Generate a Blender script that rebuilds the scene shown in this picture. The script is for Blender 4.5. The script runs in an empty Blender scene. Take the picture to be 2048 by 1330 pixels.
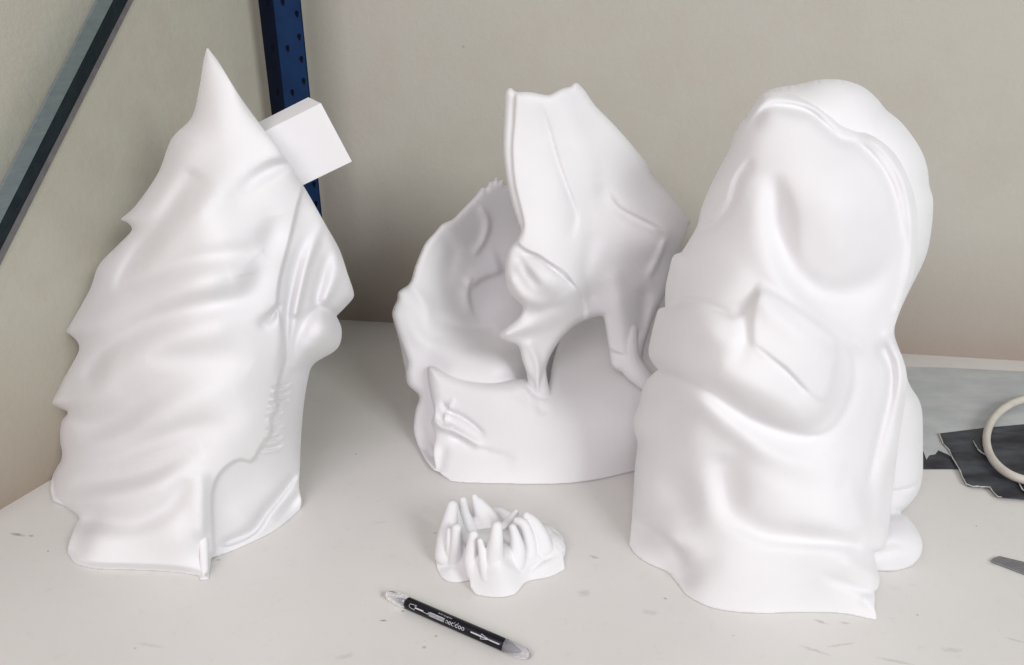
import bpy, bmesh, math, random
import numpy as np
from mathutils import Vector, Matrix

scene = bpy.context.scene
COL = scene.collection
random.seed(7)

# ------------------------------------------------------------------ camera
F = 1450.0                       # focal length in pixels of a 2048 px wide picture
PITCH = math.atan(0.400)
H = 0.48                         # eye height above the table top
cam_d = bpy.data.cameras.new('camera'); cam = bpy.data.objects.new('camera', cam_d)
COL.objects.link(cam); scene.camera = cam
cam_d.sensor_width = 36; cam_d.lens = 36 * F / 2048
cam_d.clip_start = 0.01; cam_d.clip_end = 50
cam.location = (0, 0, H); cam.rotation_euler = (math.pi/2 - PITCH, 0, 0)

# ------------------------------------------------------------------ light
w = bpy.data.worlds.new('World'); scene.world = w; w.use_nodes = True
bg = w.node_tree.nodes['Background']
bg.inputs[0].default_value = (0.96, 0.96, 1.0, 1); bg.inputs[1].default_value = 0.30

def area(name, loc, target, sx, sy, power, color):
    d = bpy.data.lights.new(name, 'AREA'); d.shape = 'RECTANGLE'; d.size = sx; d.size_y = sy
    d.energy = power; d.color = color
    o = bpy.data.objects.new(name, d); COL.objects.link(o); o.location = loc
    o.rotation_euler = (Vector(target) - Vector(loc)).to_track_quat('-Z', 'Y').to_euler()
    return o
area('window_light', (1.80, -1.85, 1.75), (0.0, 0.75, 0.15), 1.05, 1.05, 50, (0.965, 1.0, 0.985))
area('fill_light', (-0.45, -1.0, 1.3), (0.1, 0.7, 0.15), 1.1, 0.9, 17, (1.0, 0.925, 0.96))  # pinkish fill added from front-left to brighten the sides away from the key
vs = scene.view_settings
vs.view_transform = 'Standard'; vs.look = 'None'; vs.exposure = 0.05; vs.gamma = 1.0; vs.use_curve_mapping = False

# ------------------------------------------------------------------ projection helpers (one fixed survey of the photo)
CP, SP = math.cos(PITCH), math.sin(PITCH)
def ray(u, v):
    a = (np.asarray(u, float) - 1024) / F; b = (665 - np.asarray(v, float)) / F
    return a, CP + b*SP, -SP + b*CP
def pos(u, v, Y):
    dx, dy, dz = ray(u, v); s = np.asarray(Y, float) / dy
    return dx*s, dy*s, H + dz*s
def P(u, v, Y):
    x, y, z = pos(u, v, Y); return Vector((float(x), float(y), float(z)))
def table_Y(u, v, z=0.0):
    dx, dy, dz = ray(u, v)
    dz = np.minimum(dz, -1e-4)
    return dy * (H - z) / (-dz)
def T(u, v, z=0.0):
    return P(u, v, float(table_Y(u, v, z)))
def px(v, Y, n):                  # n pixels at this distance, in metres
    dx, dy, dz = ray(1024, v); return n * (Y / float(dy)) / F

# ------------------------------------------------------------------ tags
def tag(o, label=None, cat=None, group=None, kind=None):
    if label: o['label'] = label
    if cat: o['category'] = cat
    if group: o['group'] = group
    if kind: o['kind'] = kind
    return o
def link(name, me, mat, parent=None, smooth=True):
    o = bpy.data.objects.new(name, me); COL.objects.link(o)
    if mat and not me.materials: me.materials.append(mat)
    if parent: o.parent = parent; o.matrix_parent_inverse = Matrix.Translation(-parent.location)
    if smooth: me.polygons.foreach_set('use_smooth', [True]*len(me.polygons))
    return o
def empty(name, loc):
    o = bpy.data.objects.new(name, None); COL.objects.link(o); o.location = loc; o.empty_display_size = .02
    return o
def mesh(name, vs_, fs):
    me = bpy.data.meshes.new(name); me.from_pydata([tuple(v) for v in vs_], [], [tuple(f) for f in fs]); me.update()
    return me
def join_data(parts):
    V, Fc, n = [], [], 0
    for vv, ff in parts:
        V += [tuple(v) for v in vv]; Fc += [tuple(i+n for i in f) for f in ff]; n += len(vv)
    return V, Fc
def fused(name, parts, mat, vox=0.0012, smooth=6, parent=None):
    """union of closed pieces into one continuous skin"""
    V, Fc = join_data(parts)
    me = mesh(name, V, Fc); o = bpy.data.objects.new(name, me); COL.objects.link(o)
    r = o.modifiers.new('r', 'REMESH'); r.mode = 'VOXEL'; r.voxel_size = vox
    if smooth:
        s = o.modifiers.new('s', 'SMOOTH'); s.factor = .5; s.iterations = smooth
    dg = bpy.context.evaluated_depsgraph_get()
    m2 = bpy.data.meshes.new_from_object(o.evaluated_get(dg)); m2.name = name
    bpy.data.objects.remove(o); bpy.data.meshes.remove(me)
    co = np.empty(len(m2.vertices)*3); m2.vertices.foreach_get('co', co)
    co = co.reshape(-1, 3); co[:, 2] = np.maximum(co[:, 2], 0.0004); m2.vertices.foreach_set('co', co.ravel())
    return link(name, m2, mat, parent)

# ------------------------------------------------------------------ sculpting toolkit
def spline(pts, step=3.0, closed=False):
    """Catmull-Rom through rows of floats; a trailing 'c' marks a hard corner"""
    flags = [len(p) > 2 and p[-1] == 'c' for p in pts]
    A = np.array([[float(x) for x in p if x != 'c'] for p in pts])
    n = len(A); out = []
    rng = range(n if closed else n-1)
    for i in rng:
        p1, p2 = A[i], A[(i+1) % n]
        p0 = A[i-1] if (i > 0 or closed) else p1
        p3 = A[(i+2) % n] if (i+2 < n or closed) else p2
        if flags[i]: p0 = p1 - (p2-p1)*.3
        if flags[(i+1) % n]: p3 = p2 + (p2-p1)*.3
        L = np.linalg.norm((p2-p1)[:2]); k = max(1, int(L/step))
        m1 = (p2-p0)/2; m2 = (p3-p1)/2
        for m in (m1, m2):
            l = np.linalg.norm(m[:2])
            if l > L*1.2: m *= L*1.2/l
        for j in range(k):
            t = j/k
            out.append((2*t**3-3*t*t+1)*p1 + (t**3-2*t*t+t)*m1 + (-2*t**3+3*t*t)*p2 + (t**3-t*t)*m2)
    if not closed: out.append(A[-1])
    return np.array(out)

def seg_dist(Q, path, chunk=4000):
    """distance of points Q to polyline, nearest segment index, parameter, side sign"""
    A = path[:-1, :2]; B = path[1:, :2]; D = B-A; L2 = (D**2).sum(1)+1e-9
    dist = np.empty(len(Q)); idx = np.empty(len(Q), int); tt = np.empty(len(Q)); sg = np.empty(len(Q))
    for s in range(0, len(Q), chunk):
        q = Q[s:s+chunk]; R = q[:, None, :] - A[None]
        t = np.clip((R*D[None]).sum(2)/L2, 0, 1)
        E = R - t[..., None]*D[None]; d2 = (E**2).sum(2); k = d2.argmin(1); r = np.arange(len(q))
        dist[s:s+chunk] = np.sqrt(d2[r, k]); idx[s:s+chunk] = k; tt[s:s+chunk] = t[r, k]
        sg[s:s+chunk] = np.sign(D[k, 0]*R[r, k, 1] - D[k, 1]*R[r, k, 0])
    return dist, idx, tt, sg
def inside(Q, poly):
    x, y = Q[:, 0], Q[:, 1]; c = np.zeros(len(Q), bool); n = len(poly)
    for i in range(n):
        x1, y1 = poly[i, :2]; x2, y2 = poly[(i+1) % n, :2]
        if y1 == y2: continue
        m = (y1 > y) != (y2 > y)
        c ^= m & (x < (x2-x1)*(y-y1)/(y2-y1)+x1)
    return c
def sstep(x): x = np.clip(x, 0, 1); return x*x*(3-2*x)

def stroke_val(Q, pts, asym, kw=1.0, ka=1.0):
    """pts rows (u, v, width_px, amp_mm); asym (a, b): width factors on the two sides (down-screen / right of travel first)"""
    pts = [(p[0], p[1], p[2]*kw, p[3]*ka) for p in pts]
    path = spline(pts, 4.0)
    wmax = path[:, 2].max()*3.2*max(asym[:2])
    lo = path[:, :2].min(0)-wmax; hi = path[:, :2].max(0)+wmax
    m = ((Q >= lo) & (Q <= hi)).all(1); out = np.zeros(len(Q))
    if not m.any(): return out
    d, k, t, sg = seg_dist(Q[m], path)
    if asym[0] != asym[1]:
        sl = np.concatenate([[0], np.cumsum(np.linalg.norm(np.diff(path[:, :2], axis=0), axis=1))]); tl = max(10, min(30, sl[-1]*.2))
        path[:, 3] *= sstep(sl/tl)*sstep((sl[-1]-sl)/tl)
    if len(asym) > 2: path[:, 2] *= asym[2]/kw
    W = path[k, 2]*(1-t)+path[k+1, 2]*t; A = path[k, 3]*(1-t)+path[k+1, 3]*t
    W = W*np.where(sg > 0, asym[0], asym[1])
    out[m] = A*np.exp(-(d/np.maximum(W, .5))**2)
    return out
def relief_val(Q, poly, amp, width, dome=0, R=80):
    """raised (or sunk) area with its own edge"""
    pp = spline(poly, 4.0, True); pc = np.vstack([pp, pp[:1]])
    d = seg_dist(Q, pc)[0]; s = np.where(inside(Q, pp), d, -d)
    out = amp*sstep(s/width+.5)
    if dome: out += dome*np.sqrt(np.clip(1-(1-np.clip(s, 0, R)/R)**2, 0, 1))
    return out

def tps(ctrl):
    C = np.array(ctrl, float); X = C[:, :2]/100; n = len(X)
    def U(r2): return .5*r2*np.log(r2+1e-9)
    K = U(((X[:, None]-X[None])**2).sum(2)) + np.eye(n)*.0005
    Pm = np.hstack([np.ones((n, 1)), X]); M = np.zeros((n+3, n+3))
    M[:n, :n] = K; M[:n, n:] = Pm; M[n:, :n] = Pm.T
    w_ = np.linalg.solve(M, np.concatenate([C[:, 2], [0, 0, 0]]))
    def f(Q):
        Z = Q/100; out = np.empty(len(Z))
        for s in range(0, len(Z), 8000):
            z = Z[s:s+8000]
            out[s:s+8000] = U(((z[:, None]-X[None])**2).sum(2)) @ w_[:n] + w_[n] + z @ w_[n+1:]
        return out
    return f

def sculpt(side, base, ctrl, E=.05, R=70, thick=.12, Rb=140, strokes=(), reliefs=(), h=2.5, back=None, kw=1.0, ka=1.0, sm=0, crisp=()):
    """solid piece: outline (side path over the top, base path on the table), front depth, folds, real back and flat foot"""
    sp = spline(side, 3.0); loop = sp
    if base:
        bp = spline([side[-1][:2]+('c',)] + list(base) + [side[0][:2]+('c',)], 3.0)
        loop = np.vstack([sp[:-1], bp[:-1]])
    else: sp = np.vstack([sp, sp[:1]]) if np.abs(sp[0]-sp[-1]).max() > 1 else sp
    loop = loop[:, :2]
    lo = loop.min(0)-h; hi = loop.max(0)+h
    nx = int((hi[0]-lo[0])/h)+2; ny = int((hi[1]-lo[1])/h)+2
    gx = lo[0]+np.arange(nx)*h; gy = lo[1]+np.arange(ny)*h
    cc = np.stack(np.meshgrid(gx[:-1]+h/2, gy[:-1]+h/2), -1).reshape(-1, 2)
    ins = inside(cc, loop).reshape(ny-1, nx-1)
    vid = np.arange(nx*ny).reshape(ny, nx)
    cj, ci = np.nonzero(ins)
    quads = np.stack([vid[cj, ci], vid[cj+1, ci], vid[cj+1, ci+1], vid[cj, ci+1]], 1)
    used, inv = np.unique(quads, return_inverse=True); quads = inv.reshape(-1, 4)
    Q = np.stack([gx[used % nx], gy[used // nx]], 1)
    cnt = np.bincount(quads.ravel(), minlength=len(Q)); bnd = cnt < 4
    cl = np.vstack([loop, loop[:1]])
    d, k, t, _ = seg_dist(Q[bnd], cl)
    Q[bnd] = cl[k]*(1-t[:, None])+cl[k+1]*t[:, None]
    bi = np.nonzero(bnd)[0]
    for p in list(side)+list(base or []):
        if p[-1] == 'c':
            dd = ((Q[bi]-np.array(p[:2]))**2).sum(1); j = dd.argmin()
            if dd[j] < (3*h)**2: Q[bi[j]] = p[:2]
    ctrl = [tuple(c) for c in ctrl]
    ds = seg_dist(Q, sp[:, :2])[0]
    if base:
        for q in bp[::12]: ctrl.append((q[0], q[1], float(table_Y(q[0], q[1]))))
        db = seg_dist(Q, bp[:, :2])[0]
    else: db = np.full(len(Q), 1e4)
    Yt = table_Y(Q[:, 0], Q[:, 1])
    Y0 = tps(ctrl)(Q)
    fadeb = sstep(db/190); fold = np.zeros(len(Q))
    for s in strokes:
        pts, asym = (s if isinstance(s, tuple) else (s, (1, 1)))
        fold += stroke_val(Q, pts, asym, kw, ka)
    for r in reliefs: fold += relief_val(Q, *r)
    if sm:
        nq = np.maximum(np.bincount(quads.ravel(), minlength=len(Q)), 1)
        for _ in range(sm):
            fq = fold[quads].mean(1); fold = np.bincount(quads.ravel(), np.repeat(fq, 4), minlength=len(Q))/nq
    Rr = np.clip(ds/R, 0, 1)
    prof = np.sqrt(1-(1-Rr)**2)
    nq = np.maximum(np.bincount(quads.ravel(), minlength=len(Q)), 1)
    if R > 40:
        for _ in range(int(45*(2.5/h)**2)):
            p2 = np.bincount(quads.ravel(), np.repeat(prof[quads].mean(1), 4), minlength=len(Q))/nq
            k_ = np.clip(ds/25, 0, 1); prof = np.where(bnd, prof, prof*(1-k_)+p2*k_)
    Ef = E*fadeb
    for cu, cv, cr in crisp: Ef = Ef*(1-.82*np.exp(-((Q[:, 0]-cu)**2+(Q[:, 1]-cv)**2)/cr**2))
    Yf = Y0 + Ef*(1-prof) - fold*.001*sstep(db/16)
    Yf = np.where(db < .6, Yt, np.minimum(Yf, Yt-np.minimum(db, 30)*.0003))
    dall = np.minimum(ds, db)
    Yb = (back(Q) if back else Y0 + Ef + thick*np.sqrt(1-(1-np.clip(dall/Rb, 0, 1))**2))
    Yb = np.minimum(np.maximum(Yb, Yf+.0015), Yt)
    Yb = np.where(Yb <= Yf, Yf, Yb)
    n = len(Q)
    fx, fy, fz = pos(Q[:, 0], Q[:, 1], Yf); bx, by, bz = pos(Q[:, 0], Q[:, 1], Yb)
    bmap = np.full(n, -1); bmap[~bnd] = n+np.arange((~bnd).sum()); bmap[bnd] = np.nonzero(bnd)[0]
    V = np.vstack([np.stack([fx, fy, fz], 1), np.stack([bx, by, bz], 1)[~bnd]])
    V[:, 2] = np.maximum(V[:, 2], 0.0003)
    bq = bmap[quads][:, ::-1]
    ok = ~bnd[quads].all(1)
    Fc = [tuple(f) for f in quads.tolist()]
    Fb = [tuple(f) for f in bq.tolist()]
    Fb = [f for f in Fb]
    return V.tolist(), Fc+Fb

def tube(pts, n=16, cap=True, flat=1.0, Ymode=True):
    """tapered limb through rows (u, v, Y, radius_px); closed, round ends"""
    S = spline([tuple(p) for p in pts], 6.0)
    C = [P(r[0], r[1], r[2]) for r in S]; R = [px(r[1], r[2], r[3]) for r in S]
    return tube3(C, R, n, flat)
def tube3(C, R, n=16, flat=1.0):
    rings = []; t0 = (C[1]-C[0]).normalized(); t1 = (C[-1]-C[-2]).normalized()
    seq = []
    for a in (80, 60, 40, 20): seq.append((C[0]-t0*R[0]*math.sin(math.radians(a)), R[0]*math.cos(math.radians(a)), t0))
    for i, c in enumerate(C):
        t = (C[min(i+1, len(C)-1)]-C[max(i-1, 0)]).normalized(); seq.append((c, R[i], t))
    for a in (20, 40, 60, 80): seq.append((C[-1]+t1*R[-1]*math.sin(math.radians(a)), R[-1]*math.cos(math.radians(a)), t1))
    V, Fc = [], []
    up = Vector((0, -1, .3))
    for c, r, t in seq:
        x = up.cross(t)
        if x.length < 1e-4: x = Vector((1, 0, 0)).cross(t)
        x.normalize(); y = t.cross(x).normalized()
        for k in range(n):
            a = 2*math.pi*k/n; V.append(c + x*math.cos(a)*r + y*math.sin(a)*r*flat)
    m = len(seq)
    for i in range(m-1):
        for k in range(n):
            a = i*n+k; b = i*n+(k+1) % n; Fc.append((a, b, b+n, a+n))
    Fc.append(tuple(range(n))[::-1]); Fc.append(tuple((m-1)*n+k for k in range(n)))
    return V, Fc

def box_data(c, ax, ay, az):
    V = [c + ax*sx + ay*sy + az*sz for sx in (-1, 1) for sy in (-1, 1) for sz in (-1, 1)]
    return V, [(0, 1, 3, 2), (4, 6, 7, 5), (0, 4, 5, 1), (2, 3, 7, 6), (0, 2, 6, 4), (1, 5, 7, 3)]
def bevelled(name, data, mat, parent=None, w_=.001, seg=2):
    me = mesh(name, *data); bm = bmesh.new(); bm.from_mesh(me)
    bmesh.ops.recalc_face_normals(bm, faces=bm.faces)
    if w_: bmesh.ops.bevel(bm, geom=list(bm.edges), offset=w_, segments=seg, affect='EDGES', profile=.5)
    bm.to_mesh(me); bm.free()
    o = link(name, me, mat, parent, smooth=False); return o
def slab(poly, z0, z1):
    """closed prism from pixel outline traced on the table"""
    n = len(poly); V = [T(u, v, 0)+Vector((0, 0, z1)) for u, v in poly] + [T(u, v, 0)+Vector((0, 0, z0)) for u, v in poly]
    return V, [tuple(range(n)), tuple(range(2*n-1, n-1, -1))] + [(i, i+n, (i+1) % n+n, (i+1) % n) for i in range(n)]

# ------------------------------------------------------------------ materials
def new_mat(name, rough=.6, spec=.5, base=(.8, .8, .8), metal=0):
    m = bpy.data.materials.new(name); m.use_nodes = True; nt = m.node_tree; b = nt.nodes['Principled BSDF']
    b.inputs['Base Color'].default_value = (*base, 1); b.inputs['Roughness'].default_value = rough
    b.inputs['Specular IOR Level'].default_value = spec; b.inputs['Metallic'].default_value = metal
    return m, nt, b
def N(nt, typ, **kw):
    n = nt.nodes.new(typ)
    for k, v in kw.items():
        if k in n.inputs: n.inputs[k].default_value = v
        else: setattr(n, k, v)
    return n
def coords(nt, scale=(1, 1, 1)):
    tc = N(nt, 'ShaderNodeTexCoord'); mp = N(nt, 'ShaderNodeMapping'); mp.inputs['Scale'].default_value = scale
    nt.links.new(tc.outputs['Object'], mp.inputs[0]); return mp.outputs[0]
def noise(nt, co, scale, detail=4, rough=.5):
    n = N(nt, 'ShaderNodeTexNoise', Scale=scale, Detail=detail, Roughness=rough); nt.links.new(co, n.inputs['Vector']); return n.outputs['Fac']
def ramp(nt, fac, stops):
    r = N(nt, 'ShaderNodeValToRGB'); e = r.color_ramp.elements
    while len(e) < len(stops): e.new(.5)
    for s, (p, c) in zip(e, stops): s.position = p; s.color = (*c, 1) if len(c) == 3 else c
    nt.links.new(fac, r.inputs[0]); return r.outputs[0]
def mix(nt, fac, a, b, mode='MIX'):
    m = N(nt, 'ShaderNodeMix', data_type='RGBA', blend_type=mode)
    for i, x in ((0, fac), (6, a), (7, b)):
        if hasattr(x, 'links'): nt.links.new(x, m.inputs[i])
        else: m.inputs[i].default_value = x if i == 0 else (*x, 1)
    return m.outputs[2]
def bump(nt, b, fac, strength, dist=.001):
    n = N(nt, 'ShaderNodeBump'); n.inputs['Strength'].default_value = strength; n.inputs['Distance'].default_value = dist
    nt.links.new(fac, n.inputs['Height']); nt.links.new(n.outputs[0], b.inputs['Normal'])

def white_print():
    m, nt, b = new_mat('white_print', .92, .10)
    co = coords(nt)
    c = ramp(nt, noise(nt, co, 9, 3), [(.3, (.785, .775, .79)), (.7, (.84, .832, .845))])
    nt.links.new(c, b.inputs['Base Color'])
    b.inputs['Subsurface Weight'].default_value = .0
    bump(nt, b, noise(nt, co, 900, 2), .12, .0004)
    return m
M_WHITE = white_print()

def wall_mat(name, c1, c2, c3):
    m, nt, b = new_mat(name, .85, .2)
    co = coords(nt)
    big = noise(nt, co, 2.2, 3); mid = noise(nt, co, 14, 5, .6)
    c = ramp(nt, big, [(.35, c1), (.65, c2)])
    c = mix(nt, ramp(nt, mid, [(.45, (0, 0, 0)), (.8, (.35, .35, .35))]), c, c3)
    # brown stains and painted-in shade, blotchy, strongest at the foot of the wall
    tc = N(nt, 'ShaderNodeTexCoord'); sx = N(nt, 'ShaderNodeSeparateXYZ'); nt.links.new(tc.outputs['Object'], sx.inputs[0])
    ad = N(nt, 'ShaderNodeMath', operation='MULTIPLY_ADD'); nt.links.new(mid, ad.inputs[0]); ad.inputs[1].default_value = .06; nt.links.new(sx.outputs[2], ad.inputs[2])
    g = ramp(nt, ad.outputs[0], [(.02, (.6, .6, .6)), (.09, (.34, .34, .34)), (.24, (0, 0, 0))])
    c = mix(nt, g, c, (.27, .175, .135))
    nt.links.new(c, b.inputs['Base Color'])
    pits = N(nt, 'ShaderNodeTexVoronoi', Scale=14.0); nt.links.new(co, pits.inputs['Vector'])
    pk = mix(nt, 1.0, ramp(nt, pits.outputs['Distance'], [(.015, (.5, .5, .5)), (.04, (0, 0, 0))]), ramp(nt, noise(nt, co, 5, 2), [(.52, (0, 0, 0)), (.6, (1, 1, 1))]), 'MULTIPLY')
    c = mix(nt, pk, c, (.16, .12, .10)); nt.links.new(c, b.inputs['Base Color'])
    bump(nt, b, noise(nt, co, 110, 5, .65), .45, .0015)
    return m
M_WALL = wall_mat('painted_wall', (.52, .505, .445), (.545, .515, .465), (.47, .41, .355))
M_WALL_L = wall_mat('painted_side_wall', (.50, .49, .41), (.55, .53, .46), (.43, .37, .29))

def table_mat():
    m, nt, b = new_mat('white_melamine', .42, .4)
    co = coords(nt)
    c = ramp(nt, noise(nt, co, 5, 4), [(.3, (.70, .682, .655)), (.7, (.76, .742, .715))])
    fine = noise(nt, co, 70, 4, .7)
    c = mix(nt, ramp(nt, fine, [(.58, (0, 0, 0)), (.85, (.22, .22, .22))]), c, (.40, .37, .35))
    vor = N(nt, 'ShaderNodeTexVoronoi', Scale=26.0); nt.links.new(co, vor.inputs['Vector'])
    spk = ramp(nt, vor.outputs['Distance'], [(.018, (.6, .6, .6)), (.04, (0, 0, 0))])
    gate = ramp(nt, noise(nt, co, 11, 2), [(.50, (0, 0, 0)), (.58, (1, 1, 1))])
    c = mix(nt, mix(nt, 1.0, spk, gate, 'MULTIPLY'), c, (.13, .11, .11))
    # faint dragged pencil-like scratches
    co2 = coords(nt, (4, 60, 1)); sc = noise(nt, co2, 6, 3, .7)
    c = mix(nt, ramp(nt, sc, [(.74, (0, 0, 0)), (.80, (.2, .2, .2))]), c, (.42, .40, .38))
    marks = [(35, 1069, .010, .0022, .85), (62, 1071, .004, .002, .6), (765, 1241, .0035, .0011, 1.0), (1188, 1114, .005, .0022, .55),
             (1168, 1186, .007, .005, .30), (770, 1190, .006, .005, .35), (1331, 1197, .0022, .0014, .8), (1300, 1225, .009, .004, .22),
             (1640, 1243, .006, .002, .5), (1690, 1246, .005, .0016, .4), (1628, 1300, .012, .002, .35), (1835, 1230, .0015, .0015, .9),
             (805, 1222, .0018, .0014, .7), (872, 1272, .0018, .0012, .7), (848, 1295, .0018, .002, .6), (1985, 1128, .006, .003, .3),
             (437, 1120, .003, .002, .5), (760, 1045, .010, .0012, .25), (1905, 1300, .01, .003, .25), (300, 1290, .014, .002, .2), (690, 1313, .01, .003, .25),
             (870, 1066, .002, .0015, .6), (1680, 1290, .014, .0015, .3), (1790, 1322, .016, .002, .3), (600, 938, .002, .001, .6), (2030, 1280, .01, .0015, .3)]
    tc = N(nt, 'ShaderNodeTexCoord')
    wob = N(nt, 'ShaderNodeTexNoise', Scale=260.0, Detail=3.0); nt.links.new(tc.outputs['Object'], wob.inputs['Vector'])
    total = None
    for i, (u, v, a, bb, k) in enumerate(marks):
        p = T(u, v); mp = N(nt, 'ShaderNodeMapping'); mp.vector_type = 'TEXTURE'
        mp.inputs['Location'].default_value = p; mp.inputs['Scale'].default_value = (a, bb, 1); mp.inputs['Rotation'].default_value = (0, 0, random.uniform(-.5, .3))
        nt.links.new(tc.outputs['Object'], mp.inputs[0])
        ln = N(nt, 'ShaderNodeVectorMath', operation='LENGTH'); nt.links.new(mp.outputs[0], ln.inputs[0])
        ad = N(nt, 'ShaderNodeMath', operation='MULTIPLY_ADD'); nt.links.new(wob.outputs['Fac'], ad.inputs[0]); ad.inputs[1].default_value = 1.6; nt.links.new(ln.outputs['Value'], ad.inputs[2])
        mr = N(nt, 'ShaderNodeMapRange'); mr.inputs[1].default_value = 1.9; mr.inputs[2].default_value = 1.2; mr.inputs[3].default_value = 0; mr.inputs[4].default_value = k*.62
        nt.links.new(ad.outputs[0], mr.inputs[0])
        if total is None: total = mr.outputs[0]
        else:
            mx = N(nt, 'ShaderNodeMath', operation='MAXIMUM'); nt.links.new(total, mx.inputs[0]); nt.links.new(mr.outputs[0], mx.inputs[1]); total = mx.outputs[0]
    c = mix(nt, total, c, (.10, .09, .095))
    nt.links.new(c, b.inputs['Base Color'])
    bump(nt, b, noise(nt, co, 500, 3), .08, .0005)
    return m
M_TABLE = table_mat()

def simple(name, c1, c2, scale, rough, spec=.5, metal=0, bs=.2, stretch=(1, 1, 1), bscale=None):
    m, nt, b = new_mat(name, rough, spec, c1, metal); co = coords(nt, stretch)
    f = noise(nt, co, scale, 5, .6); nt.links.new(ramp(nt, f, [(.35, c1), (.7, c2)]), b.inputs['Base Color'])
    if bs: bump(nt, b, noise(nt, co, bscale or scale*4, 4), bs, .0006)
    return m
M_BLUE = simple('blue_painted_steel', (.001, .018, .070), (.002, .026, .09), 30, .7, .2, 0, .1)
M_BLUE_SHADED = simple('shaded_blue_steel', (.001, .004, .014), (.002, .006, .02), 30, .8, .15, 0, .1)  # darker copy of the blue: the flange's shade put into its colour
M_HOLE = simple('dark_hole', (.002, .003, .008), (.004, .005, .012), 30, .9, .1, 0, 0)
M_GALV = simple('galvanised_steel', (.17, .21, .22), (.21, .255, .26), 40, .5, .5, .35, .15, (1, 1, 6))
M_GALV_D = simple('dark_grey_steel', (.012, .024, .032), (.022, .036, .045), 50, .7, .2, .1, .15)  # brace web, much darker than the outer flange
M_LIP = simple('steel_lip', (.15, .145, .15), (.21, .205, .21), 60, .6, .4, .1, .1)
M_BLACK = simple('black_abrasive_sheet', (.009, .009, .015), (.075, .085, .105), 16, .55, .45, 0, .35, (1, 2.2, 1), 500)
M_TORN = simple('torn_paper_fibre', (.50, .47, .44), (.62, .60, .57), 200, .9, .2, 0, .5)
M_PAPER = simple('pale_backing_paper', (.44, .47, .48), (.55, .57, .575), 18, .5, .35, 0, .3, (1, 2, 1), 30)
M_HOOP = simple('cream_rubber', (.60, .57, .50), (.70, .67, .60), 60, .55, .4, 0, .15)
M_BLADE = simple('dull_blade_steel', (.20, .20, .215), (.28, .28, .29), 80, .4, .5, .5, .1, (1, 8, 1))
M_PEN = simple('black_pen_barrel', (.003, .003, .007), (.006, .006, .012), 40, .38, .3, 0, 0)
M_INK = simple('white_print_ink', (.50, .51, .55), (.62, .63, .66), 400, .5, .3, 0, 0)
M_NIB = simple('grey_pen_nib', (.16, .16, .19), (.24, .24, .27), 60, .5, .4, 0, 0)
def clear_mat():
    m, nt, b = new_mat('clear_plastic', .12, .5, (.93, .93, .96))
    b.inputs['Transmission Weight'].default_value = .80; b.inputs['IOR'].default_value = 1.35; return m
M_CLEAR = clear_mat()

# ================================================================== SETTING
cxy = T(645, 637); lxy = T(0, 1020); rxy = T(2048, 722)
dl = (lxy-cxy).normalized(); dr = (rxy-cxy).normalized()
nb = Vector((-dr.y, dr.x, 0)); nl = Vector((dl.y, -dl.x, 0))          # away from the room
if nb.y < 0: nb = -nb
if nl.x > 0: nl = -nl
def prism(pts, z0, z1):
    n = len(pts); V = [Vector((p.x, p.y, z1)) for p in pts]+[Vector((p.x, p.y, z0)) for p in pts]
    return V, [tuple(range(n)), tuple(range(2*n-1, n-1, -1))] + [(i, i+n, (i+1) % n+n, (i+1) % n) for i in range(n)]
fl = cxy+dl*1.9; fr = cxy+dr*2.6
tb = bevelled('table', prism([cxy, fl, Vector((fl.x, -.25, 0)), Vector((fr.x, -.25, 0)), fr], -.035, 0), M_TABLE, None, 0)
tag(tb, kind='structure')
wb = bevelled('wall', prism([cxy-dr*.12, fr, fr+nb*.1, cxy-dr*.12+nb*.1], -.6, 2.2), M_WALL, None, 0); tag(wb, kind='structure')
wl = bevelled('wall', prism([cxy, fl, fl+nl*.1, cxy+nl*.1-dl*.1], -.6, 2.2), M_WALL_L, None, 0); tag(wl, kind='structure')

# ================================================================== shelf upright (blue) and brace
def hplane(p, yoff): return p
# upright: folded steel profile standing in the corner
ua, ub, uc = T(672, 690), T(624, 698), T(600, 690)
post = empty('shelf_upright', ub); tag(post, 'dark blue perforated steel upright standing in the corner behind the block', 'shelf upright')
wv = (ua-ub); wdt = .066; e1 = wv.normalized(); e2 = Vector((-e1.y, e1.x, 0))
if e2.y < 0: e2 = -e2
o0 = ub - e1*.002
th = .0025
def plate(a, b, z0, z1, t_dir, t):
    return prism([a, b, b+t_dir*t, a+t_dir*t], z0, z1)
W1 = (ua-ub).length
face = bevelled('front_face', plate(o0, o0+e1*W1, .0, 1.5, e2, th), M_BLUE, post, .0006)
side_dir = (uc-ub).normalized()
bevelled('side_flange', plate(o0, o0+side_dir*(uc-ub).length, .0, 1.5, e1, th), M_BLUE_SHADED, post, .0006)
bevelled('return_lip', plate(o0+e1*W1, o0+e1*W1+e2*.028, .0, 1.5, -e1, th), M_BLUE, post, .0006)
def keyhole(c, ex, ez, nrm, r, elong):
    n = 14; V = []
    for k in range(n):
            a = 2*math.pi*k/n; V.append(c+ex*math.cos(a)*r*(1 if math.sin(a) > 0 else .62)+ez*math.sin(a)*r*elong+nrm*.0004)
    V2 = [p-nrm*.0012 for p in V]
    return V+V2, [tuple(range(n)), tuple(range(2*n-1, n-1, -1))] + [(i, (i+1) % n, (i+1) % n+n, i+n) for i in range(n)]
for k in range(24):
    z = .03+k*.0305
    link('slot', mesh('slot', *keyhole(o0+e1*(W1-.0075)+Vector((0, 0, z)), e1, Vector((0, 0, 1)), -e2, .0032, 1.5)), M_HOLE, post, False)
sn = Vector((side_dir.y, -side_dir.x, 0)); sn = sn if sn.x < 0 else -sn
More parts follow.
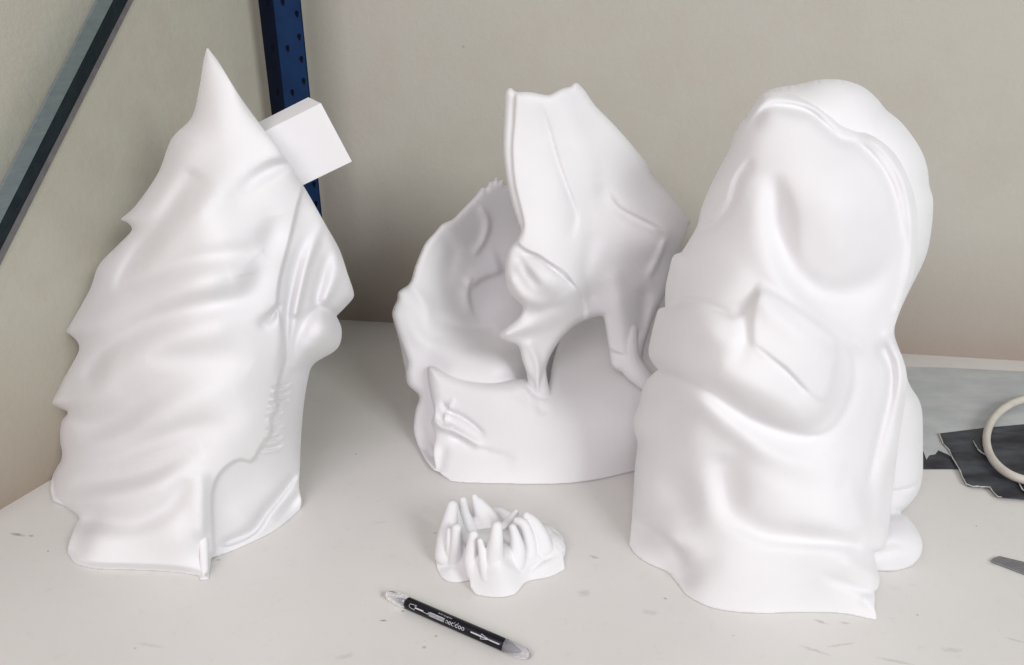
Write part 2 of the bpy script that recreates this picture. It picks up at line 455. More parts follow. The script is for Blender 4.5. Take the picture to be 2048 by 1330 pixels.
for k in range(12):
    z = .045+k*.061
    link('slot', mesh('slot', *keyhole(o0+e1*.015+Vector((0, 0, z)), e1, Vector((0, 0, 1)), -e2, .0032, 1.5)), M_HOLE, post, False)
    link('slot', mesh('slot', *keyhole(o0+side_dir*.010+Vector((0, 0, z)), side_dir, Vector((0, 0, 1)), sn, .0035, 1.5)), M_HOLE, post, False)

# brace: galvanised folded strip running down to the front, just off the side wall
def on_side(u, v, off):           # point of a pixel on the plane parallel to the side wall
    dx, dy, dz = ray(u, v); d = Vector((float(dx), float(dy), float(dz))); n = nl
    s = n.dot(cxy - n*off - Vector((0, 0, H)))/n.dot(d); return Vector((0, 0, H))+d*s
br = empty('brace', on_side(100, 250, .05)); tag(br, 'galvanised diagonal steel brace crossing the upper left corner', 'brace')
def strip(uv_a, uv_b, offa, offb, t):
    """flat bar between two long edges given at both ends (pixel, distance off the wall)"""
    (a0, a1), (b0, b1) = uv_a, uv_b
    p = [on_side(*a0, offa), on_side(*b0, offb), on_side(*b1, offb), on_side(*a1, offa)]
    n = (p[1]-p[0]).cross(p[3]-p[0]).normalized()*t
    V = p+[q-n for q in p]
    return V, [(0, 1, 2, 3), (7, 6, 5, 4), (0, 4, 5, 1), (1, 5, 6, 2), (2, 6, 7, 3), (3, 7, 4, 0)]
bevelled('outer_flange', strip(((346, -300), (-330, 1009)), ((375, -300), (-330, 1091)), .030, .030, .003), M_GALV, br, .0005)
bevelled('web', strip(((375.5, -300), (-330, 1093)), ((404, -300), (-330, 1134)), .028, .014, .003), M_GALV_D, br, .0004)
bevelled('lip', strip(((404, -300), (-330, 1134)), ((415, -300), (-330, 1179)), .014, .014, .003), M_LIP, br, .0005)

# ================================================================== SCULPTURE 1 : draped profile with spikes and a block
s1 = empty('draped_head_sculpture', T(400, 1080)); tag(s1, 'tall white head cast in spiky windblown drapery with a square block jutting from its brow', 'sculpture')
side1 = [(135, 1108), (138, 1085), (150, 1052), (157, 1034), (136, 1016), (106, 1001, 'c'), (101, 978), (107, 946), (121, 922), (124, 905), (119, 878), (121, 845),
         (134, 823), (86, 811, 'c'), (113, 778), (144, 728), (158, 700), (153, 681), (131, 663, 'c'), (153, 627), (180, 578), (198, 530), (234, 492), (258, 468), (264, 458),
         (257, 447), (240, 439, 'c'), (271, 411), (316, 346), (343, 278), (383, 235), (398, 178), (406, 127), (414, 94, 'c'), (436, 122), (478, 190), (525, 255), (567, 312),
         (609, 375), (650, 447), (678, 497), (695, 546), (708, 588), (701, 603), (673, 632, 'c'), (683, 657), (681, 685), (668, 703), (628, 728), (616, 758), (607, 816),
         (602, 880), (600, 934), (598, 972), (603, 1002), (600, 1020, 'c')]
base1 = [(572, 1045), (541, 1067), (478, 1097), (424, 1117, 'c'), (418, 1159, 'c'), (400, 1161, 'c'), (396, 1152, 'c'), (350, 1145), (280, 1141), (194, 1138), (152, 1128)]
ctrl1 = [(140, 1000, .66), (170, 850, .69), (190, 700, .705), (240, 560, .715), (330, 380, .73), (412, 150, .735), (470, 200, .712), (470, 280, .700), (560, 360, .69), (640, 500, .70), (690, 590, .71),
         (400, 1000, .585), (380, 850, .600), (380, 700, .610), (390, 560, .625), (400, 420, .655), (250, 900, .635), (270, 740, .645), (300, 600, .66), (500, 850, .612), (500, 700, .622),
         (500, 550, .637), (480, 420, .66), (590, 780, .665), (595, 900, .66), (520, 980, .636), (280, 1070, .578), (190, 1075, .590), (360, 1080, .570), (650, 670, .675), (600, 620, .67)]
st1 = [
    # upper fold valley from the first spike and its ridge
    ([(398, 330, 14, -3), (372, 375, 18, -9), (330, 438, 16, -9), (275, 505, 13, -9), (243, 560, 11, -6), (238, 600, 12, -1)], (1, 1.7)),
    ([(262, 445, 12, 4), (310, 405, 16, 6), (350, 345, 18, 6), (380, 290, 20, 3)]),
    ([(300, 525, 16, 2), (360, 445, 22, 7), (420, 385, 26, 6), (470, 330, 26, 2)]),
    # brow notch
    ([(582, 326, 7, -7), (548, 336, 10, -8), (512, 356, 11, -5), (478, 385, 12, -1)], (1, 1)),
    ([(545, 430, 18, -1), (546, 470, 20, -5), (520, 505, 20, -1)]),
    # second fold: hooked valley and bright roll beneath it
    ([(500, 520, 22, -1), (518, 548, 20, -5), (495, 590, 18, -6), (440, 608, 16, -6), (360, 625, 16, -6), (280, 655, 14, -7), (215, 698, 12, -8), (182, 742, 12, -7), (176, 765, 10, -1)], (1.1, 1.1)),
    ([(525, 500, 20, -2), (460, 510, 18, -5), (380, 522, 16, -6), (310, 545, 12, -4), (262, 570, 10, -2)], (1, 1)),
    ([(455, 550, 24, 2), (400, 565, 24, 6), (320, 590, 24, 7), (240, 620, 22, 6), (165, 655, 16, 6)]),
    # cheek plane, third roll
    ([(420, 660, 30, 4), (320, 690, 28, 7), (240, 740, 24, 8), (190, 790, 18, 6), (110, 808, 10, 3)]),
    ([(290, 720, 12, 0), (360, 712, 22, -4), (450, 715, 26, -3), (500, 740, 22, 0)]),
    # shadow pocket under the third spike
    ([(146, 840, 12, -3), (190, 850, 18, -9), (235, 838, 20, -9), (275, 808, 18, -6), (340, 768, 18, -3.5), (420, 735, 20, -1)], (1, 1)),
    ([(140, 905, 14, 2), (210, 882, 18, 4.5), (290, 845, 20, 5), (370, 805, 24, 4), (460, 775, 26, 1)]),
    ([(160, 925, 12, -1), (240, 915, 14, -3), (310, 885, 16, -4.5), (380, 860, 16, -4.5), (450, 845, 18, -1)]),
    # low folds
    ([(165, 962, 12, -2), (220, 960, 14, -5), (290, 945, 15, -5.5), (350, 918, 14, -4), (400, 895, 14, -1)], (1, 1)),
    ([(115, 1001, 10, 3), (180, 998, 15, 5), (260, 985, 18, 5), (330, 958, 18, 3.5), (390, 920, 20, 1)]),
    ([(160, 1040, 14, -5), (205, 1040, 17, -8), (270, 1044, 17, -7), (330, 1018, 16, -6), (358, 985, 14, -3), (372, 955, 12, 0)]),
    ([(150, 1100, 16, -3), (165, 1060, 14, -5), (190, 1030, 12, -2)]),
    # seam where the drape ends over the neck
    ([(400, 930, 14, 3), (402, 1010, 12, 4), (405, 1085, 9, 4)], (1.6, 1)),
    # eye corner
    ([(556, 612, 5, -4), (545, 632, 9, -8), (530, 645, 12, -3)], (1, 1, 1)),
    # pleats of the forehead flap
    ([(612, 470, 8, 0), (592, 540, 10, -5), (577, 615, 7, -6), (572, 690, 7, -5), (566, 740, 8, -2)]),
    ([(640, 455, 8, 1), (610, 535, 8, 5), (590, 625, 7, 5)]),
    ([(660, 505, 8, -1), (645, 560, 9, -6), (633, 600, 8, -5)]),
    ([(665, 470, 12, 2), (668, 540, 14, 4), (650, 595, 8, 4)]),
    # nose: valley round it
    ([(670, 628, 6, -6), (640, 618, 8, -6), (612, 640, 9, -5), (594, 680, 9, -5), (585, 720, 9, -3)]),
    ([(650, 655, 24, 9), (630, 690, 20, 6)]),
    ([(640, 722, 10, -2), (618, 736, 12, -7), (592, 745, 10, -3)]),
    # neck fold
    ([(602, 935, 6, -3), (570, 982, 8, -5), (535, 1025, 9, -5), (508, 1062, 9, -6), (470, 1082, 8, -6), (432, 1092, 6, -4)], (1.8, .8, .8)),
    ([(600, 985, 5, -2), (582, 1010, 7, -3), (560, 1035, 7, -1)]),
    ([(540, 985, 30, 3), (490, 1030, 30, 4)]),
]
for i, (u0, v0, L, a) in enumerate([(548, 769, 40, 3.2), (545, 786, 42, 3.0), (543, 800, 42, 3.6), (537, 826, 34, 2.6), (540, 812, 30, 2.0), (536, 852, 36, 2.6), (531, 874, 42, 2.6), (527, 892, 46, 3.0), (535, 862, 30, 1.6)]):
    st1.append(([(u0, v0+7, 3.4, -a*.7), (u0+L*.5, v0+3, 3.4, -a), (u0+L*.85, v0-5, 3, 0)], (1, 1, 1)))
    st1.append(([(u0, v0+12, 4, a*.5), (u0+L*.5, v0+8, 4, a*.7), (u0+L, v0-2, 3, 0)], (1, 1, 1)))
re1 = [([(560, 752, 'c'), (552, 790), (556, 812), (544, 835), (541, 868), (524, 890), (510, 916), (500, 924, 'c'), (478, 920), (452, 935), (432, 962), (424, 1000), (426, 1060), (424, 1125), (380, 1190), (40, 1190), (40, 60), (640, 60), (640, 300), (605, 380), (580, 480), (560, 560), (556, 612), (566, 660), (570, 710)], 9, 8)]
v1 = sculpt(side1, base1, ctrl1, E=.055, R=75, thick=.13, Rb=150, strokes=st1, reliefs=re1, kw=1.35, ka=1.8, sm=1, h=1.8, crisp=[(460, 160, 80), (545, 300, 90), (640, 440, 80), (690, 550, 60)])
# chin strip/neck wing flares a little; keep it part of the body
link('drapery', mesh('drapery', *v1), M_WHITE, s1)
# block through the brow
bl_a, bl_b, bl_c = P(530, 262, .742), P(642, 206, .742), P(705, 323, .742)
ex = (bl_b-bl_a); ez = (bl_c-bl_b); nrm = ex.cross(ez).normalized()
if nrm.y < 0: nrm = -nrm
ez = (ez - ex*(ez.dot(ex)/ex.length_squared))
A0 = bl_a - ex*.25; D = nrm*.040
D = P(617, 194, .790)-bl_b
V = [A0, bl_b, bl_b+ez, A0+ez]; V += [p+D for p in V]
bevelled('block', (V, [(0, 3, 2, 1), (4, 5, 6, 7), (0, 1, 5, 4), (1, 2, 6, 5), (2, 3, 7, 6), (3, 0, 4, 7)]), M_WHITE, s1, .0006)
pg = tube([(407, 1078, .578, 9), (408, 1100, .572, 8.5), (409, 1140, .563, 8)])
fused('seam_peg', [pg], M_WHITE, .0008, 2, s1)

# ================================================================== SCULPTURE 2 : hollow half mask
ss_out = [(880, 930), (862, 932), (849, 917), (834, 887), (827, 857), (831, 820), (838, 792), (816, 770), (811, 745), (813, 722), (796, 673), (784, 631), (787, 614), (794, 600), (797, 583),
          (819, 566), (830, 532), (849, 488), (868, 466), (884, 448), (905, 438), (924, 419), (948, 394), (964, 374), (972, 376), (978, 362), (986, 364), (992, 350), (999, 362), (1006, 358), (1014, 371), (1060, 380), (1200, 330), (1290, 345), (1311, 357),
          (1341, 389), (1362, 420), (1381, 440), (1375, 461), (1362, 500), (1352, 560), (1345, 700), (1400, 800), (1400, 925)]
s2 = empty('half_mask_sculpture', T(1100, 900)); tag(s2, 'hollow white half mask with tall upright blade and open rippled shell, farthest from camera', 'sculpture')
# far shell, concave towards the viewer
side2 = [(870, 934)] + ss_out[1:]
base2 = [(1300, 896), (1100, 902), (960, 908), (900, 922)]
ctrl2 = [(800, 640, .86), (790, 610, .87), (830, 560, .89), (900, 460, .93), (990, 370, .97), (870, 640, .875), (900, 560, .92), (960, 480, .98), (1000, 560, .98), (960, 640, .93), (860, 700, .845), (830, 740, .83),
         (900, 740, .808), (1000, 740, .802), (1050, 700, .87), (1150, 700, .97), (1180, 640, 1.01), (1250, 500, 1.02), (1330, 420, .96), (1370, 450, .95), (1330, 600, .98), (1340, 700, .93), (1230, 780, .85), (1330, 800, .85),
         (850, 850, .815), (1000, 850, .81), (1200, 850, .81)]
st2 = [([(945, 545, 8, 1), (935, 590, 8, 6), (945, 640, 10, 1)], (1.5, .6)), ([(1010, 535, 16, 10), (960, 555, 12, 10), (938, 580, 8, 6)], (2, .6)),
       ([(885, 470, 14, -3), (905, 500, 16, -6), (898, 545, 18, -5), (905, 600, 18, -2)]), ([(955, 405, 8, 5), (975, 440, 10, 7), (968, 480, 9, 6), (940, 520, 9, 3)], (1, .6)),
       ([(820, 570, 10, 4), (850, 610, 14, 5), (860, 655, 14, 2)]), ([(870, 640, 14, -3), (920, 655, 12, -6), (980, 660, 12, -4)]), ([(815, 625, 16, 3), (845, 680, 20, 8), (930, 705, 24, 9), (1030, 735, 20, 5)])]
p_shell = sculpt(side2, base2, ctrl2, E=.012, R=16, thick=.010, Rb=14, strokes=st2, h=3)
# outer lower wall
side3 = [(886, 952), (872, 935), (866, 900), (870, 868), (862, 845), (868, 824), (862, 795), (856, 762), (855, 735), (866, 733), (900, 748), (940, 760), (985, 765), (1040, 758), (1062, 762), (1085, 785), (1098, 765), (1108, 715), (1135, 650), (1200, 600), (1300, 550), (1400, 530, 'c'), (1425, 800), (1420, 915, 'c')]
base3 = [(1340, 931), (1265, 945), (1200, 960), (1130, 969), (1050, 970), (960, 969), (902, 966, 'c')]
ctrl3 = [(860, 740, .80), (900, 760, .79), (985, 772, .775), (1085, 795, .765), (1120, 775, .79), (1150, 735, .835), (1160, 690, .885), (1200, 650, .93), (1300, 600, .95), (1310, 700, .87), (1230, 740, .83), (1390, 600, .96), (1200, 800, .775), (1300, 790, .79), (1390, 760, .83), (880, 850, .775), (1000, 860, .748), (1150, 860, .742), (1300, 860, .755), (875, 930, .745)]
st3 = [([(872, 790, 6, 1), (868, 830, 7, 6), (880, 852, 8, 10), (910, 862, 9, 12), (945, 885, 9, 8), (975, 905, 10, 3)], (.9, 1)),
       ([(885, 795, 5, -6), (893, 820, 7, -9), (925, 835, 7, -7), (955, 858, 7, -6), (975, 880, 8, -2)], (.7, .8)),
       ([(895, 870, 7, -6), (925, 880, 9, -8), (965, 900, 12, -5), (1040, 922, 16, -2)], (1.4, .6)),
       ([(884, 905, 12, -5), (880, 935, 10, -3)]), ([(905, 802, 5, 2), (890, 838, 4, 5), (902, 852, 4, 3)]),
       ([(1040, 770, 8, 3), (1062, 800, 10, 4), (1085, 825, 12, 0)]), ([(1045, 790, 10, -2), (1080, 815, 10, -5), (1090, 832, 10, 0)])]
p_wall = sculpt(side3, base3, ctrl3, E=.018, R=26, thick=.02, Rb=26, strokes=st3, h=2.5)
# left outer lobe below the rim
p_lobe = sculpt([(866, 940), (849, 917), (834, 887), (827, 857), (831, 820), (838, 792), (816, 770), (811, 744), (800, 690), (790, 645), (800, 620), (830, 690), (870, 735), (885, 790), (885, 860), (892, 950)], None,
                [(840, 880, .800), (870, 930, .760), (850, 780, .84), (815, 740, .845), (800, 640, .865), (870, 800, .825), (875, 870, .812)], E=.02, R=28, thick=.03, Rb=30,
                strokes=[([(858, 880, 9, 4), (868, 905, 9, 5)]), ([(845, 800, 8, -5), (850, 840, 9, -4), (860, 870, 8, -3)])], h=2.5)
# upright blade panel with the brow and beak
side4 = [(1009, 200), (1010, 184), (1020, 175), (1029, 181), (1034, 184, 'c'), (1060, 184), (1095, 190), (1108, 185), (1124, 177), (1141, 173, 'c'), (1146, 167), (1155, 166), (1170, 181), (1191, 211), (1229, 250),
         (1266, 292), (1293, 325), (1311, 356), (1341, 389), (1381, 440, 'c'), (1372, 470), (1350, 530), (1335, 580), (1310, 630), (1290, 690), (1284, 730), (1282, 750), (1250, 747), (1224, 732), (1217, 695), (1211, 655), (1207, 632, 'c'),
         (1190, 634), (1169, 641), (1145, 655), (1121, 680), (1102, 710), (1092, 738), (1086, 770), (1090, 800), (1070, 790), (1063, 765), (1052, 742), (1043, 716), (1040, 700), (1034, 690), (1018, 685), (1001, 678),
         (998, 667, 'c'), (1012, 654), (1034, 637), (1045, 620), (1041, 609), (1020, 588), (1011, 562), (1011, 525), (1018, 498), (1033, 480), (1041, 461), (1035, 442), (1022, 401), (1011, 348), (1006, 299), (1007, 243)]
ctrl4 = [(1015, 200, .80), (1060, 200, .795), (1150, 180, .82), (1030, 340, .785), (1045, 450, .765), (1100, 260, .80), (1100, 400, .775), (1100, 500, .755), (1200, 300, .82), (1290, 350, .86), (1180, 450, .795), (1280, 440, .80),
         (1335, 465, .805), (1370, 450, .87), (1150, 580, .76), (1060, 570, .742), (1030, 560, .755), (1070, 640, .765), (1010, 668, .765), (1060, 700, .775), (1075, 760, .775), (1100, 660, .78), (1180, 590, .79), (1240, 600, .80),
         (1240, 700, .80), (1270, 740, .79), (1320, 600, .84), (1300, 520, .815)]
st4 = [ # crease down the panel
    ([(1078, 200, 8, -1), (1098, 255, 7, -3), (1118, 325, 6, -4), (1143, 395, 6, -5), (1154, 430, 7, -4), (1146, 465, 9, -3), (1136, 490, 8, 0)], (1.8, .5)),
    ([(1120, 190, 26, 3), (1160, 290, 30, 5), (1190, 360, 26, 4)]),
    ([(1200, 360, 16, -3), (1215, 400, 18, -6), (1245, 435, 14, -3)]),
    ([(1210, 375, 10, 2), (1235, 415, 9, 8), (1285, 442, 8, 9), (1335, 466, 7, 8)], (1.8, .55)),
    ([(1335, 470, 6, 6), (1315, 520, 7, 6), (1292, 565, 9, 2)], (1.2, .8)),
    # eye lid step and bulge
    ([(1040, 505, 5, -7), (1075, 513, 5, -8), (1110, 540, 4, -7), (1140, 565, 4, -6), (1158, 585, 4, -2)], (1.1, .7)),
    ([(1048, 532, 14, 5), (1095, 560, 22, 8), (1120, 590, 18, 2)]),
    ([(1040, 520, 8, -3), (1055, 545, 9, -6), (1072, 568, 9, -3)]),
    ([(1025, 560, 10, 6), (1045, 590, 12, 6), (1080, 610, 14, 3)]),
    ([(1060, 625, 14, -3), (1090, 618, 12, -4), (1130, 610, 12, -1)]),
    ([(1015, 668, 8, 6), (1050, 655, 14, 8), (1085, 645, 16, 2)]),
    ([(1060, 690, 9, 4), (1075, 730, 8, 6), (1076, 780, 8, 4)]),
    ([(1185, 480, 18, -4), (1170, 540, 16, -5), (1180, 590, 14, -2)]),
    ([(1230, 560, 22, 5), (1245, 640, 20, 6), (1250, 710, 18, 4)]),
    ([(1290, 590, 16, -6), (1285, 660, 14, -6)]),
]
re4 = [([(1031, 182, 'c'), (1028, 240), (1024, 300), (1029, 365), (1043, 425), (1047, 450), (1037, 470), (1033, 482), (1045, 495), (1090, 520), (1130, 545), (1158, 583), (1172, 620), (1176, 680), (1420, 700), (1420, 100), (1032, 100)], 6, 7)]
p_blade = sculpt(side4, None, ctrl4, E=.012, R=14, thick=.012, Rb=16, strokes=st4, reliefs=re4, h=2.5)
legs = [tube([(1070, 680, .795, 26), (1073, 745, .79, 20), (1084, 795, .778, 20), (1108, 838, .768, 13)]), tube([(1255, 660, .81, 20), (1258, 720, .80, 24), (1290, 760, .79, 20), (1330, 790, .785, 12)])]
fused('cast_shell', [p_shell, p_wall, p_lobe, p_blade]+legs, M_WHITE, .00135, 3, s2)

# ================================================================== SCULPTURE 3 : hooded figure
s3 = empty('hooded_bust_sculpture', T(1520, 1160)); tag(s3, 'large white hooded bust wrapped in soft draped folds, rightmost sculpture on the tabletop', 'sculpture')
sideB = [(1560, 1100), (1500, 900), (1440, 700), (1430, 500), (1450, 350), (1490, 240), (1526, 187), (1551, 176), (1592, 169), (1633, 160), (1662, 158), (1695, 162), (1728, 175), (1755, 198), (1772, 219), (1799, 241), (1824, 271), (1844, 304), (1855, 337),
         (1859, 372), (1866, 398), (1865, 440), (1857, 494), (1844, 531), (1819, 581), (1797, 630), (1789, 668), (1806, 719), (1818, 766), (1838, 800), (1845, 831), (1846, 908), (1845, 953), (1836, 985), (1820, 1007), (1802, 1024, 'c'),
         (1815, 1034), (1833, 1057), (1845, 1086), (1840, 1113), (1820, 1135)]
baseB = [(1793, 1142), (1763, 1143), (1680, 1135)]
ctrlB = [(1500, 260, .69), (1600, 220, .675), (1700, 230, .665), (1790, 320, .66), (1820, 450, .655), (1780, 600, .65), (1770, 760, .645), (1800, 880, .635), (1780, 1000, .625), (1785, 1080, .574), (1800, 1115, .572), (1500, 600, .70), (1600, 900, .68)]
stB = [([(1770, 985, 4, -3), (1800, 982, 4, -5), (1830, 972, 4, -4), (1845, 960, 4, -2)], (1, 1)), ([(1760, 1030, 8, -6), (1800, 1025, 8, -10)]), ([(1760, 1108, 10, -3), (1790, 1100, 12, -4), (1815, 1105, 10, -1)]),
       ([(1755, 200, 14, 0), (1765, 222, 10, -2), (1745, 250, 12, 0)])]
vB = sculpt(sideB, baseB, ctrlB, E=.06, R=85, thick=.14, Rb=170, strokes=stB, h=3)
link('inner_head', mesh('inner_head', *vB), M_WHITE, s3)
sideA = [(1258, 1092), (1263, 1043), (1266, 998), (1270, 931), (1275, 887), (1267, 858), (1269, 831), (1279, 804), (1285, 777), (1294, 759), (1316, 739, 'c'), (1301, 719), (1297, 701), (1301, 678), (1309, 643), (1317, 619), (1330, 614, 'c'), (1331, 576),
         (1338, 541), (1346, 513), (1363, 504, 'c'), (1373, 489), (1394, 452), (1402, 419), (1418, 378), (1443, 328), (1460, 297), (1468, 271), (1481, 246), (1494, 232), (1509, 205), (1526, 187), (1551, 183), (1575, 187), (1604, 195), (1634, 207), (1660, 224),
         (1684, 242), (1708, 256), (1753, 276), (1790, 308), (1815, 353), (1830, 399), (1835, 452), (1833, 502), (1827, 552), (1814, 585), (1798, 626), (1787, 665), (1790, 688), (1804, 712), (1814, 752), (1811, 797), (1797, 885), (1784, 998), (1777, 1066), (1768, 1097, 'c'), (1748, 1106, 'c'),
         (1752, 1129), (1759, 1153), (1758, 1173), (1749, 1183, 'c'), (1750, 1197), (1749, 1215), (1753, 1232), (1752, 1240, 'c')]
baseA = [(1737, 1238), (1716, 1233), (1680, 1227), (1603, 1225), (1540, 1227), (1491, 1226), (1446, 1221), (1409, 1211), (1373, 1191), (1352, 1165), (1334, 1145), (1297, 1128), (1271, 1110)]
ctrlA = [(1510, 225, .665), (1600, 215, .655), (1700, 280, .64), (1790, 350, .63), (1810, 480, .62), (1790, 600, .61), (1790, 720, .60), (1785, 850, .59), (1765, 1000, .575), (1755, 1150, .532),
         (1420, 430, .66), (1360, 560, .655), (1320, 680, .645), (1300, 830, .63), (1285, 960, .62), (1275, 1060, .615),
         (1600, 330, .615), (1680, 400, .592), (1680, 500, .588), (1620, 560, .592), (1560, 450, .605), (1500, 420, .62), (1480, 550, .60), (1420, 660, .585), (1520, 640, .572), (1600, 700, .560), (1700, 700, .578),
         (1400, 820, .570), (1500, 850, .555), (1600, 850, .55), (1690, 850, .562), (1400, 950, .570), (1500, 980, .543), (1600, 1000, .535), (1690, 1000, .540), (1450, 1120, .528), (1600, 1140, .519), (1680, 1130, .519), (1340, 1080, .572), (1700, 1070, .530)]
stA = [
    # hood rim and the shadow line under it
    ([(1500, 235, 10, 2), (1535, 197, 8, 4), (1580, 198, 7, 5), (1625, 212, 7, 5), (1660, 236, 6, 5), (1682, 256, 6, 4), (1712, 264, 8, 4), (1755, 290, 9, 6), (1790, 330, 9, 7), (1815, 395, 9, 7), (1822, 470, 9, 6), (1815, 550, 10, 5), (1795, 620, 9, 4)], (1, 1, .8)),
    ([(1490, 262, 9, -3), (1530, 215, 8, -6), (1580, 212, 10, -10), (1622, 224, 9, -11), (1655, 252, 8, -9), (1682, 276, 8, -6), (1715, 285, 8, -5), (1750, 315, 8, -6), (1782, 365, 8, -6), (1800, 430, 8, -4), (1806, 490, 8, -1)], (1.9, .6, .8)),
    # sunken cheek valley
    ([(1540, 340, 16, 0), (1552, 390, 18, -8), (1560, 440, 19, -11), (1568, 490, 18, -9), (1590, 540, 18, -6), (1630, 580, 20, -8), (1680, 590, 22, -9), (1735, 570, 22, -8), (1775, 530, 20, -2)], (1, 1)),
    ([(1500, 300, 20, 0), (1508, 400, 34, 1.2), (1516, 470, 30, 2.5), (1540, 540, 18, 5), (1590, 600, 14, 7), (1640, 645, 14, 7), (1700, 680, 15, 6), (1745, 700, 14, 3)]),
    # hood lining at left
    ([(1508, 310, 7, -3), (1475, 355, 7, -7), (1458, 405, 7, -7), (1435, 437, 6, -7), (1400, 458, 6, -7), (1388, 474, 6, -5)], (.6, 2.0, .9)),
    # shoulder creases
    ([(1330, 622, 7, -5), (1365, 606, 8, -6), (1400, 608, 9, -6), (1440, 622, 9, -5), (1472, 640, 9, -1)], (.8, 1.3, .8)),
    ([(1340, 650, 16, 3), (1400, 650, 24, 5), (1450, 680, 24, 3)]),
    ([(1505, 590, 8, -1), (1490, 630, 10, -3.5), (1490, 680, 10, -3.5), (1478, 720, 12, -1)]),
    # flat folded facet
    ([(1500, 680, 4, -1), (1530, 705, 4, -3), (1570, 738, 4, -3.5), (1605, 775, 5, -2.5), (1630, 795, 8, 0)], (1.8, .5, 1)),
    ([(1520, 600, 16, 4), (1580, 650, 20, 6), (1640, 690, 18, 3)]),
    ([(1655, 690, 14, -2), (1690, 720, 16, -6), (1690, 780, 18, -7), (1665, 830, 18, -8), (1620, 868, 18, -11), (1560, 860, 16, -7), (1500, 832, 16, -6), (1440, 790, 14, -6), (1400, 765, 12, -4), (1320, 745, 10, -4)], (1, 1)),
    ([(1450, 740, 18, 3), (1520, 775, 24, 6), (1590, 810, 24, 5)]),
    # long ridge below the sling
    ([(1290, 800, 18, 2), (1390, 800, 20, 7), (1460, 850, 20, 8), (1540, 905, 20, 8), (1620, 935, 24, 6), (1700, 950, 30, 3)], (1, .8)),
    ([(1445, 900, 22, -3), (1450, 970, 24, -8), (1470, 1030, 22, -8), (1530, 1068, 17, -9), (1600, 1078, 15, -11), (1680, 1085, 14, -10), (1735, 1095, 12, -5)], (.8, 1.2)),
    ([(1480, 880, 24, 0), (1540, 960, 34, 6), (1600, 1010, 34, 5), (1700, 1040, 30, 3)]),
    ([(1300, 930, 30, -3), (1360, 990, 26, -7), (1380, 1030, 20, -3)]),
    ([(1380, 870, 30, 4), (1400, 960, 24, 2)]),
    # sharp pleats at right
    ([(1752, 675, 7, -2), (1765, 700, 9, -10), (1784, 740, 8, -9), (1780, 790, 8, -7), (1762, 860, 7, -6), (1745, 930, 6, -5), (1732, 985, 5, -1)], (.9, 1)),
    ([(1775, 670, 7, 4), (1797, 715, 7, 5), (1800, 770, 8, 5), (1788, 860, 9, 5), (1765, 960, 10, 4), (1755, 1040, 10, 2)]),
    ([(1700, 960, 12, 2), (1725, 1040, 14, 3)]),
    ([(1640, 1150, 8, 0), (1680, 1165, 8, -3), (1730, 1182, 6, -4), (1748, 1186, 4, -3)]),
    ([(1700, 1130, 14, 4), (1745, 1150, 10, 4)]), ([(1730, 1200, 8, 3), (1745, 1215, 6, 2)]),
    # knee at lower left
    ([(1262, 1028, 6, 4), (1305, 1048, 8, 7), (1345, 1078, 10, 8), (1372, 1105, 12, 6), (1385, 1140, 14, 1)], (.55, 2.2)),
    ([(1360, 1110, 14, -4), (1372, 1150, 16, -4)]),
]
reA = [([(1240, 620), (1330, 612), (1400, 608), (1470, 632), (1500, 600), (1530, 580), (1590, 615), (1650, 660), (1700, 700), (1705, 770), (1680, 835), (1640, 868), (1580, 862), (1500, 832), (1430, 790), (1390, 768), (1316, 742), (1240, 735)], 4.0, 24, 8, 70),
       ([(1516, 572), (1560, 592), (1620, 632), (1668, 672), (1672, 720), (1655, 795), (1625, 790), (1575, 740), (1506, 688)], 3.0, 16)]
vA = sculpt(sideA, baseA, ctrlA, E=.035, R=60, thick=.11, Rb=150, strokes=stA, reliefs=reA, h=2.5, kw=1.3, ka=1.0, sm=3, crisp=[(1832, 450, 60), (1815, 360, 70), (1818, 540, 75), (1790, 650, 70), (1805, 760, 75), (1795, 880, 80), (1780, 1000, 80), (1765, 1080, 40), (1755, 290, 40)])
link('drapery', mesh('drapery', *vA), M_WHITE, s3)

# ================================================================== SCULPTURE 4 : small cluster of fingers
pc = []
# front-left palm, front palm, right wing, back slab
pc.append(sculpt([(872, 1127), (873, 1112), (879, 1095), (890, 1080), (905, 1078), (922, 1085), (938, 1100), (950, 1120), (952, 1160)], [(940, 1163), (923, 1167), (902, 1167), (885, 1160), (875, 1147)],
                 [(900, 1110, .575), (930, 1120, .572), (885, 1120, .580)], E=.012, R=22, thick=.03, Rb=30, h=2))
pc.append(sculpt([(941, 1176), (938, 1150), (934, 1128), (945, 1118), (975, 1098), (1000, 1085), (1030, 1085), (1055, 1065), (1075, 1046), (1098, 1050), (1118, 1064), (1128, 1077, 'c'), (1125, 1100), (1131, 1140, 'c')],
                 [(1101, 1155), (1066, 1162), (1049, 1168), (1037, 1184), (1025, 1192), (999, 1196), (971, 1195), (950, 1189)],
                 [(960, 1140, .545), (1000, 1130, .540), (1040, 1130, .557), (1080, 1120, .568), (1120, 1085, .594), (1085, 1060, .605), (1060, 1080, .592), (1112, 1068, .608), (1115, 1120, .576), (1000, 1095, .56)], E=.012, R=22, thick=.035, Rb=40,
                 strokes=[([(1120, 1098, 7, -3), (1080, 1125, 7, -3.5), (1050, 1150, 6, -2)], (1.6, .8)), ([(1040, 1135, 10, -3), (1020, 1120, 10, -3)])], h=2))
